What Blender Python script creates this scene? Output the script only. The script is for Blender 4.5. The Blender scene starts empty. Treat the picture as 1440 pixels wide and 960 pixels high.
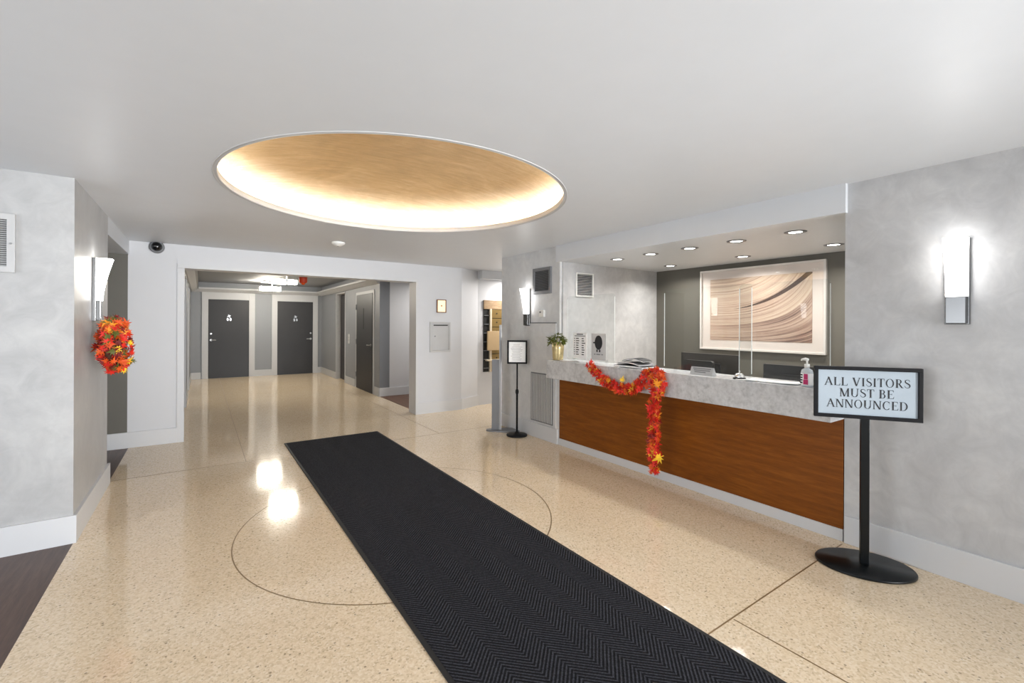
import bpy, bmesh, math, random
from mathutils import Vector, Matrix
PI = math.pi
C = bpy.context.scene.collection
random.seed(7)

# ------------------------------------------------------------------ camera
cam_d = bpy.data.cameras.new('camera'); cam = bpy.data.objects.new('camera', cam_d); C.objects.link(cam)
TH, ROLL, FPX = 0.6023, 0.0045, 636.0
cam.location = (0, 0, 1.42)
cam.rotation_euler = (Matrix.Rotation(-TH, 3, 'Z') @ Matrix.Rotation(PI/2, 3, 'X') @ Matrix.Rotation(-ROLL, 3, 'Z').inverted()).to_euler()
cam_d.sensor_width = 36; cam_d.lens = 36*FPX/1440
cam_d.shift_y = -24.4/1440; cam_d.clip_start = 0.05
bpy.context.scene.camera = cam

# ------------------------------------------------------------------ world, lights, exposure
sc = bpy.context.scene
sc.view_settings.view_transform = 'Standard'; sc.view_settings.look = 'None'
sc.view_settings.gamma = 1; sc.view_settings.use_curve_mapping = False
sc.view_settings.exposure = 0.7
w = bpy.data.worlds.new('world'); sc.world = w; w.use_nodes = True
w.node_tree.nodes['Background'].inputs[0].default_value = (0.8, 0.85, 0.9, 1)
w.node_tree.nodes['Background'].inputs[1].default_value = 0.3

def area(name, loc, rot, sx, sy, power, col=(1, 1, 1), spread=PI):
    l = bpy.data.lights.new(name, 'AREA'); l.shape = 'RECTANGLE'; l.size = sx; l.size_y = sy
    l.energy = power; l.color = col; l.spread = spread
    o = bpy.data.objects.new(name, l); o.location = loc; o.rotation_euler = rot; C.objects.link(o); return o
# soft fill lamps added out of view, behind the camera and at far left
area('rear_fill', (2.3, -3.0, 1.15), (math.radians(94), 0, math.radians(13)), 2.2, 2.0, 60, (0.95, 0.975, 1), math.radians(72))
area('ceiling_fill', (1.0, -3.1, 0.5), (math.radians(150), 0, 0), 4.4, 0.8, 9, (0.90, 0.955, 1))
area('left_fill', (-3.8, 0.6, 1.2), (math.radians(118), 0, -PI/2-0.25), 4.5, 1.9, 88, (0.90, 0.95, 1))
# unseen lamp added to brighten the passage; the mail room has its own lamp
area('passage_fill', (3.9, 7.8, 2.25), (0, 0, 0), 0.6, 0.6, 13, (1, 0.97, 0.93))
area('mail_room_light', (4.75, 6.45, 2.2), (0, 0, 0), 0.25, 0.25, 18, (1, 0.97, 0.93))

# ------------------------------------------------------------------ materials
def lin(c):
    r = []
    for v in c:
        v /= 255.0
        r.append(v/12.92 if v <= 0.04045 else ((v+0.055)/1.055)**2.4)
    return (r[0], r[1], r[2], 1)

class Nt:
    def __init__(s, name):
        s.m = bpy.data.materials.new(name); s.m.use_nodes = True
        s.t = s.m.node_tree; s.b = s.t.nodes['Principled BSDF']
    def n(s, typ, **kw):
        o = s.t.nodes.new(typ)
        for k, v in kw.items(): setattr(o, k, v)
        return o
    def l(s, a, b): s.t.links.new(a, b)
    def coord(s, scale=(1, 1, 1), rot=(0, 0, 0)):
        c = s.n('ShaderNodeTexCoord'); mp = s.n('ShaderNodeMapping')
        mp.inputs['Scale'].default_value = scale; mp.inputs['Rotation'].default_value = rot
        s.l(c.outputs['Object'], mp.inputs[0]); return mp.outputs[0]
    def noise(s, v, scale, detail=4, rough=0.55, dist=0.0):
        o = s.n('ShaderNodeTexNoise'); s.l(v, o.inputs['Vector'])
        o.inputs['Scale'].default_value = scale; o.inputs['Detail'].default_value = detail
        o.inputs['Roughness'].default_value = rough; o.inputs['Distortion'].default_value = dist
        return o.outputs[0]
    def ramp(s, f, stops):
        o = s.n('ShaderNodeValToRGB'); s.l(f, o.inputs[0]); e = o.color_ramp.elements
        while len(e) < len(stops): e.new(0.5)
        for i, (p, c) in enumerate(stops): e[i].position = p; e[i].color = c
        return o.outputs[0]
    def mix(s, f, a, b, mode='MIX'):
        o = s.n('ShaderNodeMix', data_type='RGBA', blend_type=mode)
        for i, v in ((0, f), (6, a), (7, b)):
            if isinstance(v, (int, float, tuple)): o.inputs[i].default_value = v
            else: s.l(v, o.inputs[i])
        return o.outputs[2]
    def math(s, op, a, b=0.0, c=0.0):
        o = s.n('ShaderNodeMath', operation=op)
        for i, v in enumerate((a, b, c)):
            if isinstance(v, (int, float)): o.inputs[i].default_value = v
            else: s.l(v, o.inputs[i])
        return o.outputs[0]
    def bump(s, h, strength=0.2, dist=0.01):
        o = s.n('ShaderNodeBump'); o.inputs['Strength'].default_value = strength; o.inputs['Distance'].default_value = dist
        s.l(h, o.inputs['Height']); s.l(o.outputs[0], s.b.inputs['Normal'])

def simple(name, c, rough=0.5, metal=0.0, var=0.04, vs=6, spec=0.5, coat=0.0):
    t = Nt(name); v = t.coord(); f = t.noise(v, vs)
    c = lin(c); lo = tuple(x*(1-var) for x in c[:3])+(1,); hi = tuple(min(1, x*(1+var)) for x in c[:3])+(1,)
    t.l(t.ramp(f, [(0.3, lo), (0.7, hi)]), t.b.inputs['Base Color'])
    t.b.inputs['Roughness'].default_value = rough; t.b.inputs['Metallic'].default_value = metal
    t.b.inputs['Specular IOR Level'].default_value = spec; t.b.inputs['Coat Weight'].default_value = coat
    return t.m

def emit(name, c, strength, base=(255, 255, 255)):
    t = Nt(name); t.b.inputs['Base Color'].default_value = lin(base)
    t.b.inputs['Emission Color'].default_value = c+(1,); t.b.inputs['Emission Strength'].default_value = strength
    t.b.inputs['Roughness'].default_value = 0.3
    return t.m

def plaster(name, lo, mid, hi, rough=0.38):
    t = Nt(name); v = t.coord((1, 1, 1))
    a = t.noise(v, 2.0, 6, 0.65, 0.7); b = t.noise(v, 7.0, 5, 0.65, 1.0)
    f = t.math('MULTIPLY_ADD', b, 0.45, t.math('MULTIPLY', a, 0.6))
    t.l(t.ramp(f, [(0.36, lin(lo)), (0.52, lin(mid)), (0.68, lin(hi))]), t.b.inputs['Base Color'])
    t.l(t.math('MULTIPLY_ADD', b, 0.25, rough-0.12), t.b.inputs['Roughness'])
    t.bump(f, 0.06, 0.02); return t.m

def terrazzo():
    t = Nt('terrazzo'); v = t.coord()
    big = t.noise(v, 0.9, 4)
    base = t.ramp(big, [(0.3, lin((228, 202, 164))), (0.7, lin((234, 212, 178)))])
    vo = t.n('ShaderNodeTexVoronoi'); vo.inputs['Scale'].default_value = 120; t.l(v, vo.inputs['Vector'])
    hue = t.n('ShaderNodeSeparateColor'); t.l(vo.outputs['Color'], hue.inputs[0])
    chip = t.ramp(hue.outputs[0], [(0.0, lin((150, 130, 110))), (0.12, lin((202, 182, 158))), (0.5, lin((229, 211, 186))), (0.85, lin((239, 226, 208))), (1.0, lin((246, 237, 226)))])
    c = t.mix(0.42, base, chip)
    vo2 = t.n('ShaderNodeTexVoronoi'); vo2.inputs['Scale'].default_value = 60; t.l(v, vo2.inputs['Vector'])
    s2 = t.n('ShaderNodeSeparateColor'); t.l(vo2.outputs['Color'], s2.inputs[0])
    m1 = t.math('LESS_THAN', vo2.outputs['Distance'], 0.30); m2 = t.math('GREATER_THAN', s2.outputs[1], 0.93)
    c = t.mix(t.math('MULTIPLY', t.math('MULTIPLY', m1, m2), 0.6), c, lin((112, 88, 64)))
    t.l(c, t.b.inputs['Base Color'])
    t.b.inputs['Roughness'].default_value = 0.13; t.b.inputs['Specular IOR Level'].default_value = 0.55
    rn = t.noise(v, 3.0, 4); t.l(t.math('MULTIPLY_ADD', rn, 0.07, 0.055), t.b.inputs['Roughness'])
    t.bump(t.noise(v, 1.3, 2), 0.04, 0.02)
    return t.m

def wood(name, a, b, c, rough=0.35, sc_=(1.2, 1.2, 14), rot=(0, 0, 0), spec=0.5):
    t = Nt(name); v = t.coord(sc_, rot)
    f = t.noise(v, 3.0, 6, 0.6, 0.6); g = t.noise(v, 14.0, 3, 0.6, 0.2)
    h = t.math('MULTIPLY_ADD', g, 0.35, t.math('MULTIPLY', f, 0.7))
    t.l(t.ramp(h, [(0.35, lin(a)), (0.52, lin(b)), (0.7, lin(c))]), t.b.inputs['Base Color'])
    t.b.inputs['Roughness'].default_value = rough; t.b.inputs['Specular IOR Level'].default_value = spec
    return t.m

def stone():
    t = Nt('grey_stone'); v = t.coord()
    a = t.noise(v, 9, 6, 0.65, 0.8); b = t.noise(v, 38, 4, 0.6)
    f = t.math('MULTIPLY_ADD', b, 0.5, t.math('MULTIPLY', a, 0.55))
    t.l(t.ramp(f, [(0.36, lin((178, 179, 181))), (0.52, lin((203, 204, 206))), (0.68, lin((220, 221, 223)))]), t.b.inputs['Base Color'])
    t.b.inputs['Roughness'].default_value = 0.25
    return t.m

def mat_carpet():
    t = Nt('ribbed_carpet'); c = t.n('ShaderNodeTexCoord'); s = t.n('ShaderNodeSeparateXYZ'); t.l(c.outputs['Object'], s.inputs[0])
    W = 0.111
    pp = t.math('PINGPONG', s.outputs[0], W)
    ph = t.math('MULTIPLY_ADD', pp, 1.0, s.outputs[1])
    st = t.math('SINE', t.math('MULTIPLY', ph, 2*PI/0.022))
    n1 = t.noise(c.outputs['Object'], 170, 3); n2 = t.noise(c.outputs['Object'], 1.5, 3)
    h = t.math('MULTIPLY_ADD', st, 0.32, 0.5)
    h2 = t.math('MULTIPLY_ADD', n1, 1.1, t.math('SUBTRACT', h, 0.55))
    t.l(t.ramp(h2, [(0.1, lin((16, 16, 19))), (0.5, lin((34, 34, 38))), (0.95, lin((70, 71, 78)))]), t.b.inputs['Base Color'])
    t.b.inputs['Roughness'].default_value = 0.95; t.b.inputs['Specular IOR Level'].default_value = 0.15
    t.bump(h2, 0.8, 0.006); return t.m

def brushed_gold():
    t = Nt('brushed_gold_paint'); v = t.coord((1, 1, 1)); vs = t.coord((1.2, 7, 4))
    f = t.noise(v, 2.2, 5, 0.6, 1.2); g = t.noise(vs, 4.5, 5, 0.65, 0.8)
    h = t.math('MULTIPLY_ADD', g, 0.5, t.math('MULTIPLY', f, 0.5))
    t.l(t.ramp(h, [(0.32, lin((182, 152, 106))), (0.52, lin((206, 177, 130))), (0.7, lin((226, 202, 162)))]), t.b.inputs['Base Color'])
    t.b.inputs['Metallic'].default_value = 0.35; t.b.inputs['Roughness'].default_value = 0.36
    t.bump(h, 0.25, 0.03); return t.m

def art_print():
    t = Nt('swirling_stripe_print'); c = t.n('ShaderNodeTexCoord'); s = t.n('ShaderNodeSeparateXYZ'); t.l(c.outputs['Object'], s.inputs[0])
    # local x runs along the picture (0 left .. 1.14 right), z up (0 .. 0.74)
    x = s.outputs[0]; z = s.outputs[2]
    xn = t.math('DIVIDE', x, 1.14)
    lift = t.math('POWER', t.math('MAXIMUM', t.math('SUBTRACT', xn, 0.12), 0.0), 2.2)
    zz = t.math('SUBTRACT', z, t.math('MULTIPLY', t.math('MULTIPLY', lift, 0.85), t.math('MULTIPLY_ADD', z, 0.9, 0.08)))
    comb = t.n('ShaderNodeCombineXYZ'); t.l(t.math('MULTIPLY', x, 0.12), comb.inputs[0]); t.l(t.math('MULTIPLY', zz, 17.0), comb.inputs[2])
    a = t.noise(comb.outputs[0], 2.6, 7, 0.78, 0.15)
    low = t.math('SUBTRACT', 1.0, t.math('MULTIPLY', z, 1.0))
    f = t.math('ADD', a, t.math('MULTIPLY', t.math('MULTIPLY', t.math('SUBTRACT', low, 0.45), t.math('ADD', xn, 0.35)), -0.17))
    col = t.ramp(f, [(0.30, lin((88, 66, 60))), (0.385, lin((166, 132, 116))), (0.45, lin((208, 176, 156))), (0.56, lin((228, 202, 178))), (0.70, lin((240, 222, 202)))])
    # one broad dark band sweeping up to the right
    curve = t.math('MULTIPLY_ADD', t.math('POWER', t.math('MAXIMUM', xn, 0.0), 2.6), 0.40, 0.36)
    d = t.math('ABSOLUTE', t.math('SUBTRACT', z, curve))
    wid = t.math('MULTIPLY', t.math('POWER', t.math('MAXIMUM', t.math('SUBTRACT', xn, 0.25), 0.0), 1.0), 0.045)
    m = t.math('MULTIPLY', t.math('LESS_THAN', d, wid), t.math('GREATER_THAN', xn, 0.25))
    col = t.mix(m, col, lin((84, 62, 52)))
    t.l(col, t.b.inputs['Base Color']); t.b.inputs['Roughness'].default_value = 0.6
    return t.m

def acrylic():
    t = Nt('clear_acrylic')
    out = t.t.nodes['Material Output']
    tr = t.n('ShaderNodeBsdfTransparent'); tr.inputs[0].default_value = (0.955, 0.965, 0.965, 1)
    gl = t.n('ShaderNodeBsdfGlossy'); gl.inputs['Roughness'].default_value = 0.02
    fr = t.n('ShaderNodeLayerWeight')
    mx = t.n('ShaderNodeMixShader'); t.l(t.math('MULTIPLY_ADD', t.math('POWER', fr.outputs['Facing'], 5.0), 0.7, 0.025), mx.inputs[0]); t.l(tr.outputs[0], mx.inputs[1]); t.l(gl.outputs[0], mx.inputs[2])
    t.l(mx.outputs[0], out.inputs[0]); return t.m

def paper_list(): return simple('white_paper', (250, 250, 249), 0.8)

M = dict(
    ceiling=simple('ceiling_paint', (216, 219, 223), 0.42, var=0.01),
    white=simple('white_wall_paint', (212, 213, 216), 0.5, var=0.01),
    trim=simple('white_trim_paint', (212, 213, 215), 0.4, var=0.01),
    plaster=plaster('grey_venetian_plaster', (178, 178, 179), (192, 192, 193), (207, 207, 207)),
    plaster_light=plaster('pale_venetian_plaster', (168, 168, 168), (180, 180, 180), (192, 192, 191)),
    plaster_pier=plaster('brightened_venetian_plaster', (202, 203, 205), (214, 215, 216), (226, 227, 228)),  # wall plaster lightened to make up for the weaker light on the pier
    olive=simple('olive_grey_paint', (99, 96, 88), 0.45, var=0.02),
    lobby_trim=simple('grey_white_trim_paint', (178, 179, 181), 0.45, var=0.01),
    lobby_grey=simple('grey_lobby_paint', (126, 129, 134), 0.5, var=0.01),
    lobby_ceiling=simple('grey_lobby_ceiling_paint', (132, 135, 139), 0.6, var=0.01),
    charcoal=simple('charcoal_door_paint', (45, 45, 47), 0.45, var=0.04, spec=0.3),
    black=simple('black_paint', (20, 20, 23), 0.5, spec=0.2), black_gloss=simple('black_lacquer', (12, 15, 17), 0.3, spec=0.3),
    bright_chrome=simple('bright_chrome', (228, 228, 228), 0.12, 0.9), dark=simple('dark_recess', (20, 20, 20), 0.6),
    chrome=simple('chrome', (120, 120, 120), 0.25, 1.0), steel=simple('brushed_steel', (172, 172, 172), 0.35, 0.8),
    greymetal=simple('grey_metal', (128, 129, 132), 0.4, 0.3), lightgrey=simple('light_grey_enamel', (192, 192, 192), 0.4),
    brass=simple('brass', (176, 138, 78), 0.3, 0.7), bronze=simple('dark_bronze', (120, 84, 54), 0.35, 0.6),
    terrazzo=terrazzo(), joint=simple('divider_strip', (132, 104, 66), 0.4, 0.3),
    desk_wood=wood('warm_brown_veneer', (110, 58, 8), (128, 70, 12), (144, 84, 20), 0.38, (1.0, 0.8, 9), spec=0.3),
    floor_wood=wood('dark_floor_boards', (62, 44, 36), (80, 58, 48), (98, 74, 62), 0.4, (9, 0.7, 1)),
    passage_wood=wood('passage_floor_boards', (80, 50, 32), (98, 64, 42), (112, 76, 52), 0.4, (9, 0.7, 1)),
    stone=stone(), carpet=mat_carpet(), carpet_edge=simple('rubber_edging', (24, 24, 26), 0.7),
    gold=brushed_gold(), shade=emit('lit_opal_glass', (1, 0.985, 0.96), 5.5), strip=emit('cove_strip_glow', (0.97, 0.975, 1.0), 28),
    lobby_lamp=emit('lit_ceiling_glass', (1, 0.92, 0.78), 60), lamp=emit('lit_lamp_face', (1, 0.98, 0.94), 9),
    paper=paper_list(), ink=simple('dark_ink', (40, 40, 44), 0.7), grey_ink=simple('grey_ink', (130, 130, 132), 0.8),
    sign_card=simple('pale_blue_grey_card', (166, 177, 186), 0.6, spec=0.3), poster=simple('grey_poster', (206, 206, 206), 0.7),
    art=art_print(), art_mat=simple('cream_pink_mat_board', (246, 230, 221), 0.7), art_frame=simple('pale_silver_frame', (226, 220, 214), 0.3, 0.2),
    acrylic=acrylic(), acrylic_edge=simple('bright_acrylic_edge', (226, 230, 228), 0.2),
    red=simple('red_leaf', (216, 34, 16), 0.6, var=0.25, vs=25), orange=simple('orange_leaf', (222, 84, 14), 0.6, var=0.2, vs=25),
    amber=simple('amber_leaf', (240, 150, 24), 0.6, var=0.15, vs=25), yellow=simple('yellow_leaf', (244, 198, 40), 0.6, var=0.1, vs=25),
    maroon=simple('maroon_leaf', (120, 20, 18), 0.6, var=0.25, vs=25), olive_leaf=simple('olive_green_leaf', (92, 96, 34), 0.6, var=0.25, vs=25),
    plant=simple('green_plant_leaf', (104, 112, 44), 0.45, var=0.5, vs=40), cord=simple('brown_cord', (80, 50, 30), 0.8),
    vase=simple('gold_mercury_glass', (206, 188, 140), 0.22, 0.45, var=0.25, vs=30), pink_paper=simple('pink_sheet', (214, 186, 184), 0.7),
    label_pink=simple('magenta_label', (190, 52, 108), 0.4), gel=simple('clear_gel', (200, 206, 210), 0.12), white_plastic=simple('white_plastic', (236, 236, 232), 0.35),
    red_plastic=simple('red_plastic', (196, 62, 30), 0.4), screen=simple('monitor_black', (34, 32, 31), 0.4), screen2=simple('monitor_shell', (58, 55, 52), 0.35),
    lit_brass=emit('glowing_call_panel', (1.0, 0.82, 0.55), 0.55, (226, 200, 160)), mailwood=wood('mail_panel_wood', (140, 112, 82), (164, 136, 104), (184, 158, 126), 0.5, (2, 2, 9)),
    olive_brass=simple('aged_brass', (148, 122, 74), 0.35, 0.5), cream=simple('cream_enamel', (222, 208, 184), 0.5), tan=simple('tan_board', (196, 168, 128), 0.6),
    glassdome=simple('dark_dome_glass', (18, 18, 20), 0.08), worktop=simple('work_surface', (150, 146, 138), 0.5),
)

# ------------------------------------------------------------------ geometry helpers
def nb(): return bmesh.new()
def box(bm, x0, x1, y0, y1, z0, z1, bev=0.0, mi=0, seg=2):
    x0, x1 = sorted((x0, x1)); y0, y1 = sorted((y0, y1)); z0, z1 = sorted((z0, z1))
    vs = [bm.verts.new((x, y, z)) for x in (x0, x1) for y in (y0, y1) for z in (z0, z1)]
    fs = [bm.faces.new([vs[i] for i in q]) for q in ((0, 1, 3, 2), (4, 6, 7, 5), (0, 4, 5, 1), (2, 3, 7, 6), (0, 2, 6, 4), (1, 5, 7, 3))]
    for f in fs: f.material_index = mi
    if bev > 0:
        es = list({e for f in fs for e in f.edges})
        r = bmesh.ops.bevel(bm, geom=es, offset=bev, segments=seg, affect='EDGES', profile=0.6, material=-1)
        for f in r['faces']: f.material_index = mi
    return bm
def frame_of(d):
    d = Vector(d).normalized(); u = Vector((0, 0, 1)) if abs(d.z) < 0.9 else Vector((1, 0, 0))
    a = d.cross(u).normalized(); return a, d.cross(a).normalized()
def tube(bm, pts, r, n=12, mi=0, cap=True):
    pts = [Vector(p) for p in pts]; rs = r if isinstance(r, (list, tuple)) else [r]*len(pts)
    rings = []; a = None
    for i, p in enumerate(pts):
        d = (pts[min(i+1, len(pts)-1)]-pts[max(i-1, 0)])
        if a is None: a, b = frame_of(d)
        else:
            d.normalize(); a = (a-d*a.dot(d)).normalized(); b = d.cross(a)
        rings.append([bm.verts.new(p+(a*math.cos(2*PI*k/n)+b*math.sin(2*PI*k/n))*rs[i]) for k in range(n)])
    for i in range(len(rings)-1):
        for k in range(n):
            f = bm.faces.new((rings[i][k], rings[i][(k+1) % n], rings[i+1][(k+1) % n], rings[i+1][k])); f.smooth = True; f.material_index = mi
    if cap:
        for rg in (rings[0], rings[-1]):
            f = bm.faces.new(rg); f.material_index = mi
    return bm
def lathe(bm, prof, n=32, cx=0, cy=0, mi=0, sx=1, sy=1):
    rings = []
    for r, z in prof:
        if r < 1e-6: rings.append([bm.verts.new((cx, cy, z))])
        else: rings.append([bm.verts.new((cx+sx*r*math.cos(2*PI*k/n), cy+sy*r*math.sin(2*PI*k/n), z)) for k in range(n)])
    for i in range(len(rings)-1):
        A, B = rings[i], rings[i+1]
        for k in range(n):
            k2 = (k+1) % n
            q = [A[0], B[k2], B[k]] if len(A) == 1 else ([A[k], A[k2], B[0]] if len(B) == 1 else [A[k], A[k2], B[k2], B[k]])
            try: f = bm.faces.new(q); f.smooth = True; f.material_index = mi
            except ValueError: pass
    return bm
def prism(bm, poly, axis, a0, a1, mi=0):
    """poly = 2-D outline; extruded along axis ('x','y','z') from a0 to a1"""
    def P(u, v, a): return {'x': (a, u, v), 'y': (u, a, v), 'z': (u, v, a)}[axis]
    A = [bm.verts.new(P(u, v, a0)) for u, v in poly]; B = [bm.verts.new(P(u, v, a1)) for u, v in poly]
    n = len(poly); fs = [bm.faces.new(A), bm.faces.new(B[::-1])]
    for i in range(n): fs.append(bm.faces.new((A[i], B[i], B[(i+1) % n], A[(i+1) % n])))
    for f in fs: f.material_index = mi
    return bm
def rrect(u0, u1, v0, v1, r, n=5):
    out = []
    for cx, cy, a in ((u1-r, v1-r, 0), (u0+r, v1-r, 90), (u0+r, v0+r, 180), (u1-r, v0+r, 270)):
        for k in range(n+1):
            t = math.radians(a+90*k/n); out.append((cx+r*math.cos(t), cy+r*math.sin(t)))
    return out
def link(name, bm, mat, parent=None):
    bmesh.ops.recalc_face_normals(bm, faces=bm.faces[:])
    me = bpy.data.meshes.new(name); bm.to_mesh(me); bm.free()
    for m in (mat if isinstance(mat, (list, tuple)) else [mat]): me.materials.append(M[m])
    o = bpy.data.objects.new(name, me); C.objects.link(o)
    if parent: o.parent = parent
    return o
def thing(name, label, cat, loc=(0, 0, 0), rz=0.0, group=None):
    o = bpy.data.objects.new(name, None); C.objects.link(o); o.empty_display_size = 0.1
    o.location = loc; o.rotation_euler = (0, 0, rz); return tag(o, label, cat, group)
def tag(o, label, cat, group=None):
    o['label'] = label; o['category'] = cat
    if group: o['group'] = group
    return o
def struct(name, bm, mat, parent=None):
    o = link(name, bm, mat, parent)
    if not parent: o['kind'] = 'structure'
    return o
def bx(*a, **k): return box(nb(), *a, **k)
def copy_thing(root, loc, rz, label, group=None):
    r = root.copy(); C.objects.link(r); r.location = loc; r.rotation_euler = (0, 0, rz); r['label'] = label
    if group: r['group'] = group
    for ch in list(root.children):
        c = ch.copy(); C.objects.link(c); c.parent = r
        for g in list(ch.children):
            d = g.copy(); C.objects.link(d); d.parent = c
    return r

# ------------------------------------------------------------------ the setting
ZC, XR, YB, XL, YS = 2.347, 3.487, 6.675, -0.675, 4.004
ZS = 2.157
fl = struct('floor', bx(-0.672, 6.2, -3.3, 14.2, -0.1, 0), 'terrazzo')
struct('floor_lounge', bx(-4.2, -0.672, -3.3, 6.675, -0.1, 0.0), 'floor_wood')
struct('floor_passage', bx(2.87, 5.2, 6.96, 8.7, 0, 0.003), 'passage_wood')
# inlaid divider strips of the terrazzo
def strip(x0, y0, x1, y1, wd=0.007):
    d = Vector((x1-x0, y1-y0, 0)).normalized(); nrm = Vector((-d.y, d.x, 0))*wd/2; b = nb()
    prism(b, [(x0+nrm.x, y0+nrm.y), (x1+nrm.x, y1+nrm.y), (x1-nrm.x, y1-nrm.y), (x0-nrm.x, y0-nrm.y)], 'z', 0, 0.0006)
    link('divider_strip', b, 'joint', fl)
for a in ((0.385, 5.36, 0.385, 13.8), (2.55, 5.36, 2.55, 13.8), (-0.67, 5.36, 3.4, 5.36), (-0.67, 1.185, 3.44, 1.205), (2.125, 1.19, 2.125, -3)):
    strip(*a)
b = nb(); n = 120; R0 = 1.095; cx, cy = 1.255, 3.235
ri = [b.verts.new((cx+(R0-.0035)*math.cos(2*PI*k/n), cy+(R0-.0035)*math.sin(2*PI*k/n), 0.0006)) for k in range(n)]
ro = [b.verts.new((cx+(R0+.0035)*math.cos(2*PI*k/n), cy+(R0+.0035)*math.sin(2*PI*k/n), 0.0006)) for k in range(n)]
for k in range(n): b.faces.new((ri[k], ri[(k+1) % n], ro[(k+1) % n], ro[k]))
link('divider_circle', b, 'joint', fl)

# ceiling with the round opening of the dome
DX, DY, RI = 1.255, 3.245, 1.182
def ceiling_with_hole(x0, x1, y0, y1, z):
    b = nb(); angs = sorted([2*PI*k/128 for k in range(128)]+[math.atan2(yy-DY, xx-DX) % (2*PI) for xx in (x0, x1) for yy in (y0, y1)])
    I, O = [], []
    for t in angs:
        c, s = math.cos(t), math.sin(t)
        k = min([(x1-DX)/c if c > 1e-9 else 1e9, (x0-DX)/c if c < -1e-9 else 1e9, (y1-DY)/s if s > 1e-9 else 1e9, (y0-DY)/s if s < -1e-9 else 1e9])
        I.append(b.verts.new((DX+RI*c, DY+RI*s, z))); O.append(b.verts.new((DX+k*c, DY+k*s, z)))
    n = len(angs)
    for i in range(n): b.faces.new((I[i], I[(i+1) % n], O[(i+1) % n], O[i]))
    return b
struct('ceiling', ceiling_with_hole(-4.2, 6.2, -3.3, 6.95, ZC), 'ceiling')
dome = thing('ceiling_dome', 'round recessed gold ceiling dome with a glowing cove rim', 'dome', (DX, DY, ZC))
prof = []
b = nb(); lathe(b, [(1.182, 0), (1.182, 0.042), (1.194, 0.042), (1.194, 0.012), (1.31, 0.012)], 128); link('cove_lip', b, 'white', dome)
b = nb(); lathe(b, [(1.180, 0.004), (1.180, -0.002), (1.185, -0.003), (1.188, -0.0008), (1.199, -0.0008), (1.201, -0.0035), (1.205, -0.0035), (1.207, 0.0005)], 128); link('rim_moulding', b, 'lightgrey', dome)
b = nb(); P = [(1.31*math.cos(t), 0.012+0.28*math.sin(t)) for t in [PI/2*i/20 for i in range(21)]]; P[-1] = (0, 0.292)
lathe(b, P, 128); link('gold_bowl', b, 'gold', dome)
b = nb(); lathe(b, [(1.236, 0.0125), (1.236, 0.020), (1.250, 0.020), (1.250, 0.0125)], 128); link('light_strip', b, 'strip', dome)

# right wall, recess behind the desk, pier beside it
struct('wall_right', bx(XR, 5.24, -3.3, 1.21, 0, ZC), 'plaster')
struct('baseboard_right', bx(XR-0.018, XR, -3.3, 1.205, 0, 0.178, bev=0.003), 'trim')
struct('wall_recess_back', bx(5.24, 5.4, -3.3, 4.08, 0, ZC), 'olive')
struct('wall_pier', bx(XR, 5.4, 4.08, 5.33, 0, ZC), 'plaster_pier')
struct('wall_recess_left', bx(XR+0.035, 5.24, 4.06, 4.08, 0, ZS), 'plaster')
struct('baseboard_pier', bx(XR-0.018, XR, 4.10, 5.335, 0, 0.178, bev=0.003), 'trim')
struct('ceiling_recess', bx(XR-0.035, 5.24, 1.197, 4.115, ZS, ZC), 'ceiling')
# back wall with the wide opening
struct('wall_back_left', bx(-0.684, -0.17, YB, YB+0.28, 0, ZC), 'white')
struct('wall_back_header', bx(-0.17, 2.77, YB, YB+0.28, 2.075, 2.47), 'white')
b = nb(); prism(b, [(2.77, YB), (3.57, YB), (3.99, 6.86), (3.99, 6.955), (2.77, 6.955)], 'z', 0, ZC); struct('wall_back_right', b, 'white')
struct('wall_back_lounge', bx(-4.2, -0.684, YB, YB+0.28, 0, ZC), 'olive')
struct('baseboard_back_left', bx(-2.2, -0.235, YB-0.018, YB, 0, 0.178, bev=0.003), 'trim')
b = nb(); prism(b, [(2.80, YB-.016), (3.576, YB-.016), (4.0, 6.846), (3.99, 6.862), (3.57, YB+.002), (2.80, YB+.002)], 'z', 0, 0.175); struct('baseboard_back_right', b, 'trim')
b = nb(); box(b, -0.235, -0.165, YB-0.014, YB+0.01, 0, 2.069); box(b, -0.235, 2.80, YB-0.014, YB+0.01, 2.07, 2.12); box(b, 2.765, 2.80, YB-0.014, YB+0.01, 0, 2.069)
struct('trim_1', b, 'trim')
# mail area beyond the pier
struct('wall_mail', bx(3.99, 6.2, 6.86, 6.955, 0, ZC), 'white')
struct('wall_mail_header', bx(3.985, 6.2, 6.70, 6.86, 2.205, ZC), 'ceiling')
struct('wall_mail_end', bx(6.1, 6.2, 5.3, 6.86, 0, ZC), 'white')
# block on the left with the lounge opening behind it
struct('wall_left', bx(-4.2, XL, YS, 5.27, 0, ZC), 'plaster_light')
b = nb(); prism(b, [(-4.2, YS-.018), (XL+.018, YS-.018), (XL+.018, 5.31), (XL, 5.31), (XL, YS), (-4.2, YS)], 'z', 0, 0.178); struct('baseboard_left', b, 'trim')
struct('ceiling_lounge', bx(-4.2, XL, 5.27, YB, 2.19, ZC), 'ceiling')
struct('wall_left_far', bx(-4.3, -4.2, -3.3, 6.9, 0, ZC), 'white')
struct('wall_rear', bx(-4.2, 6.2, -3.4, -3.3, 0, ZC), 'white')

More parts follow.
